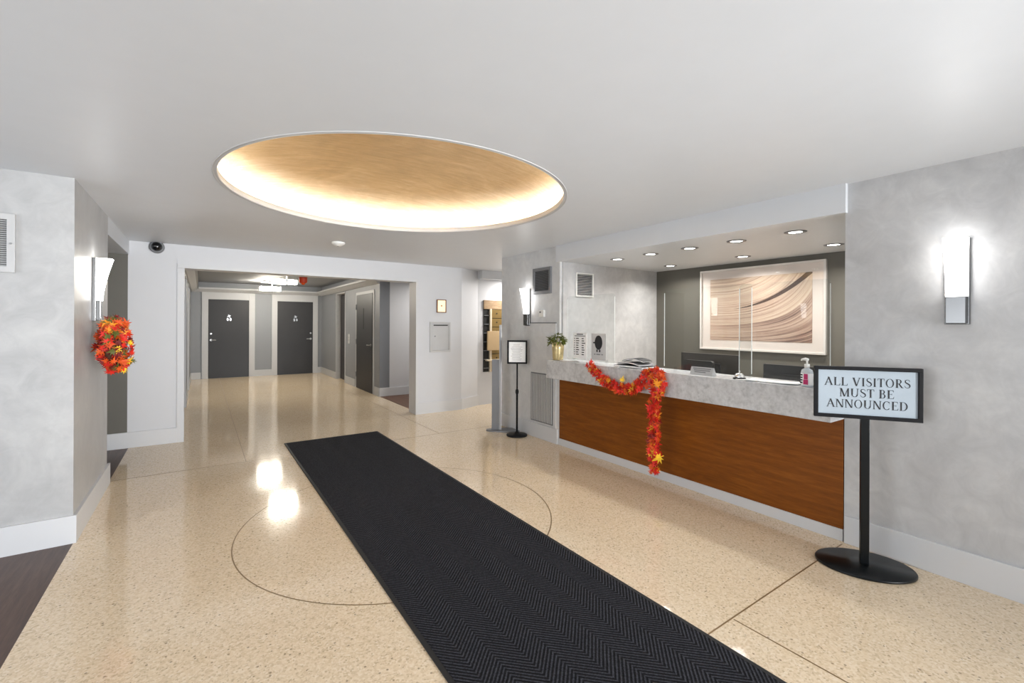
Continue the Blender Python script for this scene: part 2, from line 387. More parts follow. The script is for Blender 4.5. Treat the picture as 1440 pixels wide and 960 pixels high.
# elevator lobby
LZ, LX0, LX1, LY1 = 2.45, -0.215, 2.86, 13.85
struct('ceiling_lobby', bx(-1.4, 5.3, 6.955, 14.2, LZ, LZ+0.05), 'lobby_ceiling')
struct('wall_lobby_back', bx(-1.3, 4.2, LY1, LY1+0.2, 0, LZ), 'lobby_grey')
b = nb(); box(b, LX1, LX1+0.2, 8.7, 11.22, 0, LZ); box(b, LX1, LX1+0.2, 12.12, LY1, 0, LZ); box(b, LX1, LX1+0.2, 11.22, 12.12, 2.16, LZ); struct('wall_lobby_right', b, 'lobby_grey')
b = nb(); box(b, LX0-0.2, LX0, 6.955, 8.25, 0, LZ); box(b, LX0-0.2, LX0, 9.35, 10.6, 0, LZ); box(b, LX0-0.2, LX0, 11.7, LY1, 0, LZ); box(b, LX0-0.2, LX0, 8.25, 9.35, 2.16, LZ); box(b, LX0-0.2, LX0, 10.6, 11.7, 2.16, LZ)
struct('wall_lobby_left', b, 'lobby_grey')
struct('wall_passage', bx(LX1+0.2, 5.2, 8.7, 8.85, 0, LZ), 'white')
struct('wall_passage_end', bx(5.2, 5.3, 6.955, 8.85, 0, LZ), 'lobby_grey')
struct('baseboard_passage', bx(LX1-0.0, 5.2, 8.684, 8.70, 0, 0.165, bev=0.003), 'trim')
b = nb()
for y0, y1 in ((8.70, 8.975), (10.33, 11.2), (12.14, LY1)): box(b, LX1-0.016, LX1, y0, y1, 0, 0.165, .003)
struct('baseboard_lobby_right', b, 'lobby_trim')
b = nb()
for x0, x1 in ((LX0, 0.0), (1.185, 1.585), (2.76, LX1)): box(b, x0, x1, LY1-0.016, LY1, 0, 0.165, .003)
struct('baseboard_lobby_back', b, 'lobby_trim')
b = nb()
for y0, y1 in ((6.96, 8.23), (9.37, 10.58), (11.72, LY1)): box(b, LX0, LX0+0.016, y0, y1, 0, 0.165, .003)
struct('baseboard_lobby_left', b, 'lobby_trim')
# crown moulding: a shelf round the lobby that stops short of the ceiling
b = nb()
def crown_x(xw, sgn, y0, y1): prism(b, [(xw, 2.20), (xw+sgn*0.03, 2.20), (xw+sgn*0.13, 2.27), (xw+sgn*0.16, 2.27), (xw+sgn*0.16, 2.31), (xw, 2.31)], 'y', y0, y1)
crown_x(LX0, 1, 6.96, LY1); crown_x(LX1, -1, 8.70, LY1)
prism(b, [(LY1, 2.20), (LY1-.03, 2.20), (LY1-.13, 2.27), (LY1-.16, 2.27), (LY1-.16, 2.31), (LY1, 2.31)], 'x', LX0, LX1)
struct('trim_2', b, 'lobby_trim')

def person_plate(door, x, y, z):
    """small polished emblem plates: a star-like upper piece and two lower pieces"""
    b = nb(); pts = []
    for k in range(8):
        r = 0.055 if k % 2 == 0 else 0.02; t = PI/8+2*PI*k/8; pts.append((x+r*math.cos(t), z+0.075+r*math.sin(t)))
    prism(b, pts, 'y', y-0.006, y)
    for s in (-1, 1): prism(b, [(x+s*0.032+0.024*math.cos(t), z-0.01+0.04*math.sin(t)) for t in [2*PI*k/14 for k in range(14)]], 'y', y-0.006, y)
    link('number_plate', b, 'chrome', door)
def lever(door, x, y, z, d, ax='x'):
    b = nb()
    if ax == 'x':
        tube(b, [(x, y, z), (x, y-0.012, z)], 0.027, 16); tube(b, [(x, y-0.01, z), (x, y-0.055, z), (x+d*0.11, y-0.055, z)], 0.010, 8)
        tube(b, [(x, y, z+0.16), (x, y-0.012, z+0.16)], 0.022, 14)
    else:
        tube(b, [(y, x, z), (y-0.012, x, z)], 0.027, 16); tube(b, [(y-0.01, x, z), (y-0.055, x, z), (y-0.055, x+d*0.11, z)], 0.010, 8)
    link('door_handle', b, 'steel', door)
for i, (x0, x1, hs) in enumerate(((0.15, 1.05, -1), (1.72, 2.625, 1))):
    d = struct('door_%d' % (i+1), bx(x0, x1, LY1-0.02, LY1+0.02, 0.005, 2.02, bev=0.003), 'charcoal')
    person_plate(d, (x0+x1)/2, LY1-0.02, 1.52)
    lever(d, (x0+0.06) if hs < 0 else (x1-0.06), LY1-0.02, 0.98, -hs)
    b = nb(); box(b, x0-0.135, x0, LY1-0.03, LY1, 0, 2.20, .003); box(b, x1, x1+0.135, LY1-0.03, LY1, 0, 2.20, .003); box(b, x0, x1, LY1-0.03, LY1, 2.02, 2.20, .003)
    struct('trim_%d' % (i+3), b, 'lobby_trim')
# side door on the right lobby wall
Y0, Y1 = 9.09, 10.22
d = struct('door_3', bx(LX1-0.022, LX1+0.01, Y0, Y1, 0.005, 2.04, bev=0.003), 'charcoal')
lever(d, Y0+0.07, LX1-0.022, 0.98, 1, 'y')
for z in (0.3, 1.02, 1.78): link('hinge', bx(LX1-0.036, LX1-0.012, Y1-0.012, Y1+0.05, z-0.055, z+0.055, bev=.003), 'greymetal', d)
link('wired_slot', bx(LX1-0.026, LX1-0.018, 9.66, 9.71, 1.30, 1.74), 'dark', d)
b = nb(); box(b, LX1-0.012, LX1, Y0-0.075, Y0, 0, 2.10, .002); box(b, LX1-0.012, LX1, Y1, Y1+0.075, 0, 2.10, .002); box(b, LX1-0.012, LX1, Y0, Y1, 2.04, 2.10, .002); struct('trim_5', b, 'lobby_trim')
# elevators
def elevator(n, xw, sgn, y0, y1):
    d = struct('door_%d' % n, bx(xw+sgn*0.12, xw+sgn*0.16, y0, y1, 0.0, 2.16), 'dark')
    for k in range(2):
        a = y0+(y1-y0)*k/2; link('door_leaf', bx(xw+sgn*(0.09+0.012*k), xw+sgn*(0.12+0.012*k), a+0.01, a+(y1-y0)/2+0.02*(1-k), 0.01, 2.12, bev=.003), 'charcoal', d)
    b = nb(); f = -sgn*0.012
    box(b, xw+sgn*.1, xw+f, y0-0.03, y0, 0, 2.18, .002); box(b, xw+sgn*.1, xw+f, y1, y1+0.03, 0, 2.18, .002); box(b, xw+sgn*.1, xw+f, y0-.03, y1+.03, 2.15, 2.18, .002)
    link('door_surround', b, 'lobby_trim', d)
elevator(4, LX1, 1, 11.25, 12.09); elevator(5, LX0, -1, 8.28, 9.32); elevator(6, LX0, -1, 10.63, 11.67)
t = thing('elevator_indicator', 'small grey elevator indicator above the right elevator door', 'indicator', (LX1, 11.67, 2.19), -PI/2)
link('plate', bx(-0.2, 0.2, -0.012, 0, 0.0, 0.085, bev=.003), 'steel', t)
b = nb(); prism(b, [(-0.03, 0.03), (0.03, 0.03), (0, 0.075)], 'y', -0.016, -0.012); link('arrow', b, 'lamp', t)
t = thing('elevator_call_panel', 'black elevator call button panel beside the right elevator', 'button panel', (LX1, 10.9, 0.95), -PI/2)
link('plate', bx(-0.05, 0.05, -0.01, 0, 0, 0.22, bev=.003), 'lightgrey', t)
for z in (0.15, 0.08): link('button', tube(nb(), [(0, -0.01, z), (0, -0.018, z)], 0.018, 14), 'steel', t)

# lobby ceiling lamps
def lobby_light(loc, label):
    t = thing('ceiling_light', label, 'ceiling light', loc, 0, 'elevator lobby ceiling lights')
    link('canopy', bx(-0.18, 0.18, -0.18, 0.18, 0.215, LZ-2.2, bev=.006), 'white', t)
    link('glass_shade', bx(-0.225, 0.225, -0.09, 0.09, 0.015, 0.105, bev=.01), 'lobby_lamp', t)
    b = nb(); box(b, 0.02, 0.05, -0.099, 0.099, 0.005, 0.115); box(b, 0.03, 0.05, -0.02, 0.02, 0.12, 0.22); link('strap', b, 'greymetal', t)
lobby_light((1.40, 10.25, 2.2), 'square lit glass lobby ceiling light, the nearer of two')
lobby_light((1.40, 12.55, 2.2), 'square lit glass lobby ceiling light, the farther of two nearest the grey doors')
t = thing('fire_alarm', 'small red alarm unit hanging from lobby ceiling beside the lights', 'fire alarm', (1.53, 8.95, 2.15))
b = nb(); lathe(b, [(0, 0.0), (0.055, 0.0), (0.07, 0.02), (0.07, 0.12), (0.05, 0.15), (0, 0.15)], 20); link('housing', b, 'red_plastic', t)
b = nb(); tube(b, [(0, 0, 0.148), (0, 0, 0.30)], 0.012, 10); link('stem', b, 'greymetal', t)
b = nb(); lathe(b, [(0, -0.035), (0.025, -0.028), (0.036, 0.0), (0, 0.001)], 16); link('lens', b, 'orange', t)

# ------------------------------------------------------------------ mat
t = thing('floor_mat', 'long black herringbone ribbed entrance mat on the terrazzo', 'mat', (0.81, 0, 0))
MW = 1.105
link('carpet', bx(0.022, MW-0.022, -1.0, 5.878, 0.0008, 0.009), 'carpet', t)
b = nb(); box(b, 0, 0.022, -1.0, 5.90, 0.0008, 0.0075); box(b, MW-0.022, MW, -1.0, 5.90, 0.0008, 0.0075); box(b, 0.022, MW-0.022, 5.878, 5.90, 0.0008, 0.0075)
link('edging', b, 'carpet_edge', t)

# ------------------------------------------------------------------ reception desk
t = thing('reception_desk', 'reception desk front with brown wood veneer panel and white kick plate', 'desk', (XR, 1.215, 0))
L = 4.08-1.215-0.004
link('front_panel', bx(0.0, 0.03, 0.0, L, 0.078, 0.803, bev=.002), 'desk_wood', t)
link('kick_plate', bx(-0.006, 0.03, 0.0, L, 0.0, 0.078, bev=.002), 'trim', t)
link('work_surface', bx(0.034, 0.80, 0.004, L-0.024, 0.71, 0.74, bev=.004), 'worktop', t)
link('inner_panel', bx(0.74, 0.765, 0.004, L-0.024, 0.0, 0.71), 'worktop', t)
o = link('countertop', bx(3.28, 3.60, 1.212, 4.068, 0.805, 1.012, bev=.004), 'stone'); tag(o, 'thick grey stone counter slab along the top of the reception desk', 'countertop')

# ------------------------------------------------------------------ wall sconces (local: wall behind at y=0, front -y, origin at the bottom)
def sconce(loc, rz, label):
    t = thing('wall_sconce', label, 'wall light', loc, rz, 'wall sconces')
    link('back_plate', bx(-0.052, 0.052, -0.022, 0, 0, 0.475, bev=.003), 'chrome', t)
    # opal shade: narrow and shallow below, flaring forward to the top
    b = nb(); secs = []
    for i in range(9):
        k = i/8; z = 0.155+0.32*k; hw = 0.044+0.005*k*k; d = 0.052+0.062*k**1.5
        secs.append([(-hw, -0.022, z), (-hw, -d*0.75, z), (-hw*0.86, -d, z), (hw*0.86, -d, z), (hw, -d*0.75, z), (hw, -0.022, z)])
    V = [[b.verts.new(p) for p in s] for s in secs]
    for i in range(8):
        for k in range(6):
            f = b.faces.new((V[i][k], V[i][(k+1) % 6], V[i+1][(k+1) % 6], V[i+1][k]))
    b.faces.new(V[0]); b.faces.new(V[-1][::-1]); link('shade', b, 'shade', t)
    link('base_cover', bx(-0.043, 0.043, -0.05, -0.021, 0.004, 0.154, bev=.004), 'chrome', t)
    return t
s0 = sconce((XR, 0.672, 1.43), -PI/2, 'lit wall sconce on the grey plaster wall right of the visitors sign')
copy_thing(s0, (XR, 4.70, 1.40), -PI/2, 'lit wall sconce above the small framed notice left of the desk')
copy_thing(s0, (XL, 4.62, 1.43), PI/2, 'lit wall sconce on the left wall above the leaf wreath')

# ------------------------------------------------------------------ leaves
HALF = [(0.04, -0.50), (0.04, -0.16), (0.38, -0.34), (0.25, -0.10), (0.68, 0.02), (0.30, 0.12), (0.52, 0.46), (0.17, 0.26), (0.12, 0.52), (0, 0.90)]
OUT = HALF+[(-x, y) for x, y in HALF[-2::-1]]
def leaf(bm, pos, nrm, size, mi, spin=None):
    nrm = Vector(nrm).normalized(); a, c = frame_of(nrm)
    t = random.uniform(0, 2*PI) if spin is None else spin
    u = a*math.cos(t)+c*math.sin(t); v = nrm.cross(u)
    fold = random.uniform(0.1, 0.45); curl = random.uniform(-0.3, 0.35)
    def P(x, y): return Vector(pos)+size*(u*x+v*y+nrm*(fold*abs(x)+curl*(x*x+y*y)))
    c0 = bm.verts.new(P(0, 0.0)); vs = [bm.verts.new(P(x, y)) for x, y in OUT]
    for i in range(len(vs)):
        f = bm.faces.new((c0, vs[i], vs[(i+1) % len(vs)])); f.material_index = mi
LEAFM = ['red', 'orange', 'amber', 'yellow', 'maroon', 'olive_leaf']
def pick(wts): return random.choices(range(6), wts)[0]
# garland over the counter edge (world coordinates relative to its base point)
path = [(3.262, 3.31, 1.01), (3.25, 3.20, 0.925), (3.248, 3.10, 0.872), (3.245, 2.96, 0.83), (3.245, 2.81, 0.82), (3.245, 2.68, 0.885), (3.25, 2.585, 0.965), (3.26, 2.51, 0.995), (3.235, 2.455, 0.93), (3.235, 2.50, 0.84), (3.245, 2.525, 0.70), (3.255, 2.525, 0.55), (3.250, 2.525, 0.40), (3.255, 2.527, 0.27), (3.26, 2.53, 0.14)]
def resample(p, step):
    out = []
    for i in range(len(p)-1):
        a, c = Vector(p[i]), Vector(p[i+1]); n = max(1, int((c-a).length/step))
        for k in range(n): out.append(a+(c-a)*k/n)
    out.append(Vector(p[-1])); return out
org = Vector((3.26, 2.53, 0.08))
t = thing('leaf_garland', 'red and orange autumn leaf garland draped over the desk counter edge', 'garland', org)
b = nb(); tube(b, [Vector(p)-org for p in path], 0.006, 6); link('cord', b, 'cord', t)
b = nb(); rs = resample(path, 0.011)
for i, p in enumerate(rs):
    k = i/len(rs)
    for j in range(3):
        ang = random.uniform(0, 2*PI)
        if k < 0.55: rad = 0.036
        else: rad = 0.045
        if 0.42 < k < 0.60: rad = 0.058
        if k > 0.94: rad = 0.022
        off = Vector((random.uniform(-0.036, 0.008), math.cos(ang)*rad, math.sin(ang)*rad*(1 if k < 0.62 else 0.5)))
        q = p+off
        if q.x > 3.235 and q.z > 0.76 and q.z < 1.03: q.x = 3.235
        nr = Vector((-0.9+random.uniform(-0.3, 0.3), random.uniform(-0.8, 0.6), random.uniform(-0.4, 0.7)))
        leaf(b, q-org, nr, random.uniform(0.036, 0.056), pick((60, 28, 5, 2, 5, 0)))
for q, s in (((3.215, 2.87, 0.905), .055), ((3.215, 2.76, 0.825), .06), ((3.195, 2.47, 0.915), .075), ((3.225, 2.49, 0.64), .06), ((3.235, 2.47, 0.285), .085), ((3.225, 2.55, 0.30), .07), ((3.235, 3.22, 0.955), .055)):
    leaf(b, Vector(q)-org, (-1, -0.35, 0.25), s, random.choice((2, 3, 3)))
link('leaves', b, LEAFM, t)
# wreath hanging below the left sconce
org = Vector((XL, 4.52, 1.03))
t = thing('leaf_wreath', 'bushy orange and red autumn leaf wreath hanging below the left sconce', 'wreath', org)
b = nb(); ring = []
WC = Vector((0.125, 0.02, 0.215))
for k in range(25):
    a = 2*PI*k/24; ring.append(WC+Vector((0.01*math.sin(3*a), 0.14*math.cos(a), 0.14*math.sin(a))))
tube(b, ring, 0.02, 8, cap=False); link('wire_ring', b, 'cord', t)
b = nb(); tube(b, [(0.075, 0, 0.33), (0.06, 0, 0.43)], 0.003, 6); link('hanging_ribbon', b, 'white_plastic', t)
b = nb()
for i in range(330):
    a = random.uniform(0, 2*PI); r = 0.205*math.sqrt(random.uniform(0.0, 1)); x = random.uniform(-0.10, 0.12)*(1-(r/0.24)**2)
    q = WC+Vector((x, r*math.cos(a)*1.05, r*math.sin(a)*1.05))
    if q.z < 0.2: q.x += (0.2-q.z)*0.12
    nr = Vector((q.x-WC.x+random.uniform(-0.03, 0.10), (q.y-WC.y)*0.8-0.06, (q.z-WC.z)*0.7+random.uniform(-0.05, 0.05)))
    q.x = max(q.x, 0.025)
    leaf(b, q, nr, random.uniform(0.042, 0.064), pick((26, 30, 8, 4, 22, 10)))
for q, mi, s in (((0.17, -0.13, 0.19), 3, .06), ((0.19, -0.08, 0.31), 2, .06), ((0.2, 0.02, 0.38), 1, .06), ((0.2, -0.05, 0.03), 3, .05), ((0.24, 0.0, 0.10), 5, .045)):
    leaf(b, q, (0.6, -0.8, 0.1), s, mi)
link('leaves', b, LEAFM, t)

# ------------------------------------------------------------------ lettering (serif capitals drawn stroke by stroke)
class Glyphs:
    def __init__(s, bm, mi=0): s.bm = bm; s.mi = mi
    def quad(s, P):
        f = s.bm.faces.new([s.bm.verts.new(s.map(x, y)) for x, y in P]); f.material_index = s.mi
    def st(s, x0, y0, x1, y1, w): s.quad([(x0-w/2, y0), (x0+w/2, y0), (x1+w/2, y1), (x1-w/2, y1)])
    def hb(s, x0, x1, y0, y1): s.quad([(x0, y0), (x1, y0), (x1, y1), (x0, y1)])
    def se(s, x, y, h=0.13): s.hb(x-h, x+h, y-(0.04 if y > 0.5 else 0), y+(0 if y > 0.5 else 0.04))
    def ring(s, cx, cy, rx, ry, tx, ty, a0, a1, n=20):
        for k in range(n):
            a, c = math.radians(a0+(a1-a0)*k/n), math.radians(a0+(a1-a0)*(k+1)/n)
            s.quad([(cx+rx*math.cos(a), cy+ry*math.sin(a)), (cx+rx*math.cos(c), cy+ry*math.sin(c)), (cx+(rx-tx)*math.cos(c), cy+(ry-ty)*math.sin(c)), (cx+(rx-tx)*math.cos(a), cy+(ry-ty)*math.sin(a))])
    def ribbon(s, pts, ws):
        L_, R_ = [], []
        for i, (x, y) in enumerate(pts):
            x0, y0 = pts[max(i-1, 0)]; x1, y1 = pts[min(i+1, len(pts)-1)]; l = math.hypot(x1-x0, y1-y0)
            nx, ny = -(y1-y0)/l*ws[i]/2, (x1-x0)/l*ws[i]/2; L_.append((x+nx, y+ny)); R_.append((x-nx, y-ny))
        for i in range(len(pts)-1): s.quad([L_[i], L_[i+1], R_[i+1], R_[i]])
    def g(s, ch):
        T, t = 0.15, 0.065
        if ch == 'A': s.st(.10, 0, .42, 1, t); s.st(.40, 1, .74, 0, T); s.hb(.2, .62, .32, .365); s.se(.10, 0, .1); s.se(.74, 0, .13); return .86
        if ch == 'L': s.st(.18, 0, .18, 1, T); s.se(.18, 1); s.hb(.05, .62, 0, .045); s.quad([(.56, .0), (.62, 0), (.66, .26), (.63, .26)]); return .70
        if ch == 'V': s.st(.14, 1, .43, 0, T); s.st(.43, 0, .73, 1, t); s.se(.14, 1, .13); s.se(.73, 1, .1); return .85
        if ch == 'I': s.st(.19, 0, .19, 1, T); s.se(.19, 0); s.se(.19, 1); return .38
        if ch == 'S':
            s.ribbon([(.52, .74), (.50, .86), (.42, .95), (.30, .975), (.18, .93), (.12, .82), (.13, .70), (.21, .60), (.33, .53), (.46, .44), (.53, .33), (.53, .19), (.45, .07), (.31, .02), (.18, .06), (.10, .15), (.07, .28)],
                     [.03, .04, .045, .05, .07, .09, .11, .13, .14, .14, .12, .10, .07, .05, .045, .04, .03]); return .62
        if ch == 'T': s.st(.36, 0, .36, 1, T); s.se(.36, 0); s.hb(.04, .68, .955, 1); s.quad([(.04, 1), (.09, 1), (.06, .75), (.03, .75)]); s.quad([(.63, 1), (.68, 1), (.69, .75), (.66, .75)]); return .72
        if ch == 'O': s.ring(.43, .5, .38, .51, .12, .04, 0, 360, 36); return .86
        if ch == 'R': s.st(.18, 0, .18, 1, T); s.se(.18, 0); s.se(.18, 1); s.hb(.18, .34, .955, 1); s.hb(.18, .34, .46, .50); s.ring(.33, .73, .27, .27, .12, .045, -90, 90, 14); s.st(.36, .48, .66, 0, T); s.se(.69, 0, .09); return .78
        if ch == 'M': s.st(.14, 0, .14, 1, t); s.se(.14, 0, .11); s.st(.17, 1, .49, .0, T); s.st(.49, 0, .82, 1, t); s.st(.84, 0, .84, 1, T); s.se(.84, 0); s.se(.12, 1, .1); s.se(.86, 1, .1); return 1.0
        if ch == 'U': s.st(.18, .3, .18, 1, T); s.se(.18, 1); s.ring(.42, .30, .305, .31, .12, .05, 180, 360, 16); s.st(.70, .3, .70, 1, t); s.se(.70, 1, .11); return .86
        if ch == 'B': s.st(.18, 0, .18, 1, T); s.hb(.04, .36, .955, 1); s.hb(.04, .38, 0, .045); s.hb(.18, .36, .50, .545); s.ring(.33, .755, .24, .245, .11, .045, -90, 90, 14); s.ring(.36, .275, .27, .275, .12, .045, -90, 90, 14); return .70
        if ch == 'E': s.st(.18, 0, .18, 1, T); s.hb(.04, .60, .955, 1); s.hb(.04, .62, 0, .045); s.hb(.18, .46, .50, .54); s.quad([(.55, 1), (.60, 1), (.61, .77), (.585, .77)]); s.quad([(.57, 0), (.62, 0), (.66, .25), (.635, .25)]); s.hb(.44, .47, .40, .64); return .70
        if ch == 'N': s.st(.13, 0, .13, 1, t); s.se(.13, 0, .11); s.st(.15, 1, .68, 0, T); s.st(.72, 0, .72, 1, t); s.se(.72, 1, .11); s.se(.1, 1, .1); return .86
        if ch == 'C': s.ring(.42, .5, .37, .51, .12, .045, 45, 318, 30); s.quad([(.655, .98), (.68, .98), (.70, .68), (.67, .68)]); return .78
        if ch == 'D': s.st(.18, 0, .18, 1, T); s.hb(.04, .38, .955, 1); s.hb(.04, .38, 0, .045); s.ring(.36, .5, .42, .5, .13, .045, -90, 90, 20); return .86
        return .30
    def width(s, txt):
        b0 = s.bm; s.bm = bmesh.new(); s.map = lambda x, y: (x, y, 0); w_ = sum(s.g(c)+.045 for c in txt)-.045; s.bm.free(); s.bm = b0; return w_
    def line(s, txt, xc, z, h, y, total=None):
        w0 = s.width(txt); kx = h if total is None else total/w0
        x = xc-w0*kx/2
        for c in txt:
            s.map = lambda px, py, x=x: (x+px*kx, y, z+py*h)
            x += (s.g(c)+.045)*kx

# ------------------------------------------------------------------ visitors sign
ang = math.atan2(-0.83, 0.56)
t = thing('visitor_sign_stand', 'black floor sign reading ALL VISITORS MUST BE ANNOUNCED, on oval base', 'sign', (3.235, 1.02, 0), ang)
b = nb(); lathe(b, [(0, 0), (0.97, 0), (1.0, 0.004), (1.0, 0.011), (0.985, 0.016), (0, 0.0165)], 64, sx=0.245, sy=0.185); link('oval_base', b, 'black_gloss', t)
link('post', bx(-0.022, 0.022, -0.012, 0.012, 0.016, 0.90, bev=.003), 'black_gloss', t)
FW, z0, z1 = 0.262, 0.872, 1.178
b = nb()
box(b, -FW, FW, -0.034, -0.012, z0, z0+0.022, .003); box(b, -FW, FW, -0.034, -0.012, z1-0.022, z1, .003)
box(b, -FW, -FW+0.022, -0.034, -0.012, z0+.02, z1-.02, .003); box(b, FW-0.022, FW, -0.034, -0.012, z0+.02, z1-.02, .003); box(b, -FW+.004, FW-.004, -0.016, -0.011, z0+.004, z1-.004)
fr = link('frame', b, 'black', t)
link('sign_card', bx(-FW+0.02, FW-0.02, -0.024, -0.017, z0+.02, z1-.02), 'sign_card', fr)
b = nb(); G = Glyphs(b)
for txt, zz, tot in (('ALL VISITORS', 1.064, 0.415), ('MUST BE', 0.999, 0.265), ('ANNOUNCED', 0.934, 0.395)): G.line(txt, 0, zz, 0.049, -0.0255, tot)
link('lettering', b, 'ink', fr)

# small notice stand beside the pier
rz = -TH-0.05
t = thing('notice_stand', 'slim black pole stand holding a small framed white notice', 'notice stand', (3.325, 4.715, 0), rz)
b = nb(); lathe(b, [(0, 0), (0.13, 0), (0.134, 0.006), (0.13, 0.018), (0.10, 0.026), (0.03, 0.032), (0.022, 0.05), (0, 0.05)], 40); link('round_base', b, 'black', t)
b = nb(); tube(b, [(0, 0, 0.045), (0, 0, 0.55)], 0.013, 14); tube(b, [(0, 0, 0.55), (0, 0, 0.93)], 0.010, 14); pole = link('pole', b, 'black', t)
b = nb(); tube(b, [(0, 0, 0.53), (0, 0, 0.545), (0, 0, 0.575), (0, 0, 0.59)], [0.015, 0.021, 0.021, 0.014], 16); link('collar', b, 'black', pole)
b = nb(); a, z0, z1 = 0.128, 0.915, 1.215
box(b, -a, a, -0.022, -0.004, z0, z0+.022, .003); box(b, -a, a, -0.022, -0.004, z1-.022, z1, .003); box(b, -a, -a+.022, -0.022, -0.004, z0+.02, z1-.02, .003); box(b, a-.022, a, -0.022, -0.004, z0+.02, z1-.02, .003); box(b, -a+.004, a-.004, -0.008, -0.004, z0+.004, z1-.004)
box(b, -0.02, 0.02, -0.006, 0.014, z0+0.0, z0+.06, .003)
fr = link('frame', b, 'black', t)
link('notice_sheet', bx(-a+.02, a-.02, -0.014, -0.008, z0+.02, z1-.02), 'paper', fr)
b = nb()
for k in range(13):
    ww = random.uniform(0.05, 0.085) if k else 0.05; box(b, -ww, ww*random.uniform(.5, 1), -0.0148, -0.0139, z1-.055-k*.0165, z1-.052-k*.0165)
link('printed_lines', b, 'grey_ink', fr)

# grey pedestal column by the mail room
t = thing('pedestal_column', 'tall flat grey metal column on a rounded floor plate beside the pier', 'pedestal', (3.25, 5.06, 0), -TH)
b = nb(); pts = []
for k in range(40):
    a = 2*PI*k/40; pts.append((0.085+0.235*math.cos(a), 0.01+(0.10+0.015*math.cos(a))*math.sin(a)))
prism(b, pts, 'z', 0, 0.02); link('floor_plate', b, 'greymetal', t)
link('upright', bx(-0.075, 0.022, -0.02, 0.02, 0.02, 0.95, bev=.003), 'greymetal', t)
link('edge_rail', bx(0.022, 0.052, -0.026, 0.026, 0.02, 1.41, bev=.003), 'steel', t)

# ------------------------------------------------------------------ grilles, panels, small wall fittings
def grille(name, label, loc, rz, wd, ht, frame, slat, matf, mats, n, vertical=False, back='dark', tilt=True, cat='vent', depth=0.022):
    t = thing(name, label, cat, loc, rz)
    b = nb(); box(b, -wd/2, wd/2, -depth, 0, 0, frame, .003); box(b, -wd/2, wd/2, -depth, 0, ht-frame, ht, .003); box(b, -wd/2, -wd/2+frame, -depth, 0, frame*.9, ht-frame*.9, .003); box(b, wd/2-frame, wd/2, -depth, 0, frame*.9, ht-frame*.9, .003)
    link('frame', b, matf, t)
    link('backing', bx(-wd/2+.004, wd/2-.004, -0.004, 0, .004, ht-.004), back, t)
    b = nb(); iw, ih = wd-2*frame, ht-2*frame
    for k in range(n):
        if vertical:
            x = -iw/2+iw*(k+.5)/n; box(b, x-iw/n*slat/2, x+iw/n*slat/2, -depth*.7, -0.004, frame, ht-frame)
        else:
            z = frame+ih*(k+.5)/n; h = ih/n*slat
            prism(b, [(-depth*.75, z-h/2), (-depth*.75+.003, z-h/2-.002), (-0.005, z+h/2-.002), (-0.005, z+h/2)], 'x', -iw/2, iw/2)
    link('slats', b, mats, t); return t
grille('return_grille', 'grey return air grille high on the pier wall left of the desk', (XR, 4.405, 1.795), -PI/2, 0.36, 0.325, 0.04, 0.55, 'greymetal', 'greymetal', 20)
grille('supply_grille', 'white louvred air grille on the recess side wall above the counter', (3.857, 4.06, 1.755), 0, 0.29, 0.29, 0.016, 0.42, 'white_plastic', 'lightgrey', 13, cat='vent')
t = grille('wall_grille', 'pale framed air grille at left edge on the pale plaster wall', (-1.165, YS, 1.72), 0, 0.46, 0.355, 0.036, 0.65, 'lightgrey', 'lightgrey', 22)
b = nb(); tube(b, [(0.212, -0.022, 0.175), (0.212, -0.028, 0.175)], 0.006, 10); link('latch', b, 'steel', t)
t = thing('access_panel', 'tall grey access panel with lower vent slots beside the desk', 'access panel', (XR, 4.395, 0.185), -PI/2)
link('panel', bx(-0.26, 0.26, -0.012, 0, 0, 1.245, bev=.002), 'plaster_pier', t)
link('top_reveal', bx(-0.262, 0.262, -0.010, 0, 1.246, 1.258), 'greymetal', t)
ve = link('vent_backing', bx(-0.225, 0.215, -0.0145, -0.011, 0.02, 0.63), 'greymetal', t)
b = nb()
for k in range(13):
    x = -0.215+0.42*(k+.5)/13; box(b, x-.008, x+.008, -0.022, -0.0145, 0.035, 0.615)
link('vent_slats', b, 'lightgrey', ve)
t = thing('thermostat', 'small white thermostat on the pier above the access panel', 'thermostat', (XR, 4.40, 1.51), -PI/2)
link('housing', bx(-0.05, 0.05, -0.028, 0, 0, 0.085, bev=.006), 'white_plastic', t); link('display', bx(-0.032, 0.0, -0.0295, -0.027, 0.05, 0.07), 'grey_ink', t)

t = thing('security_camera', 'black dome security camera high on the white wall at left', 'camera', (-0.425, YB, 2.295), 0)
b = nb(); tube(b, [(0, 0, 0), (0, -0.03, 0), (0, -0.042, 0)], [0.072, 0.072, 0.06], 28); link('mount_ring', b, 'greymetal', t)
b = nb(); tube(b, [(0, -0.04, 0), (0, -0.06, 0), (0, -0.08, 0), (0, -0.09, 0), (0, -0.094, 0)], [0.054, 0.052, 0.04, 0.022, 0.004], 24); dm = link('dome', b, 'glassdome', t)
b = nb(); box(b, -0.02, 0.02, -0.096, -0.09, -0.004, 0.004); link('lens', b, 'chrome', dm)
t = thing('smoke_detector', 'round white smoke detector on the ceiling beyond the gold dome', 'smoke detector', (1.29, 5.40, ZC))
b = nb(); lathe(b, [(0, -0.045), (0.035, -0.043), (0.05, -0.03), (0.068, -0.022), (0.075, -0.012), (0.075, 0)], 28); link('housing', b, 'white_plastic', t)
b = nb(); lathe(b, [(0, -0.047), (0.012, -0.046), (0.014, -0.043), (0, -0.043)], 12); link('sensor', b, 'greymetal', t)

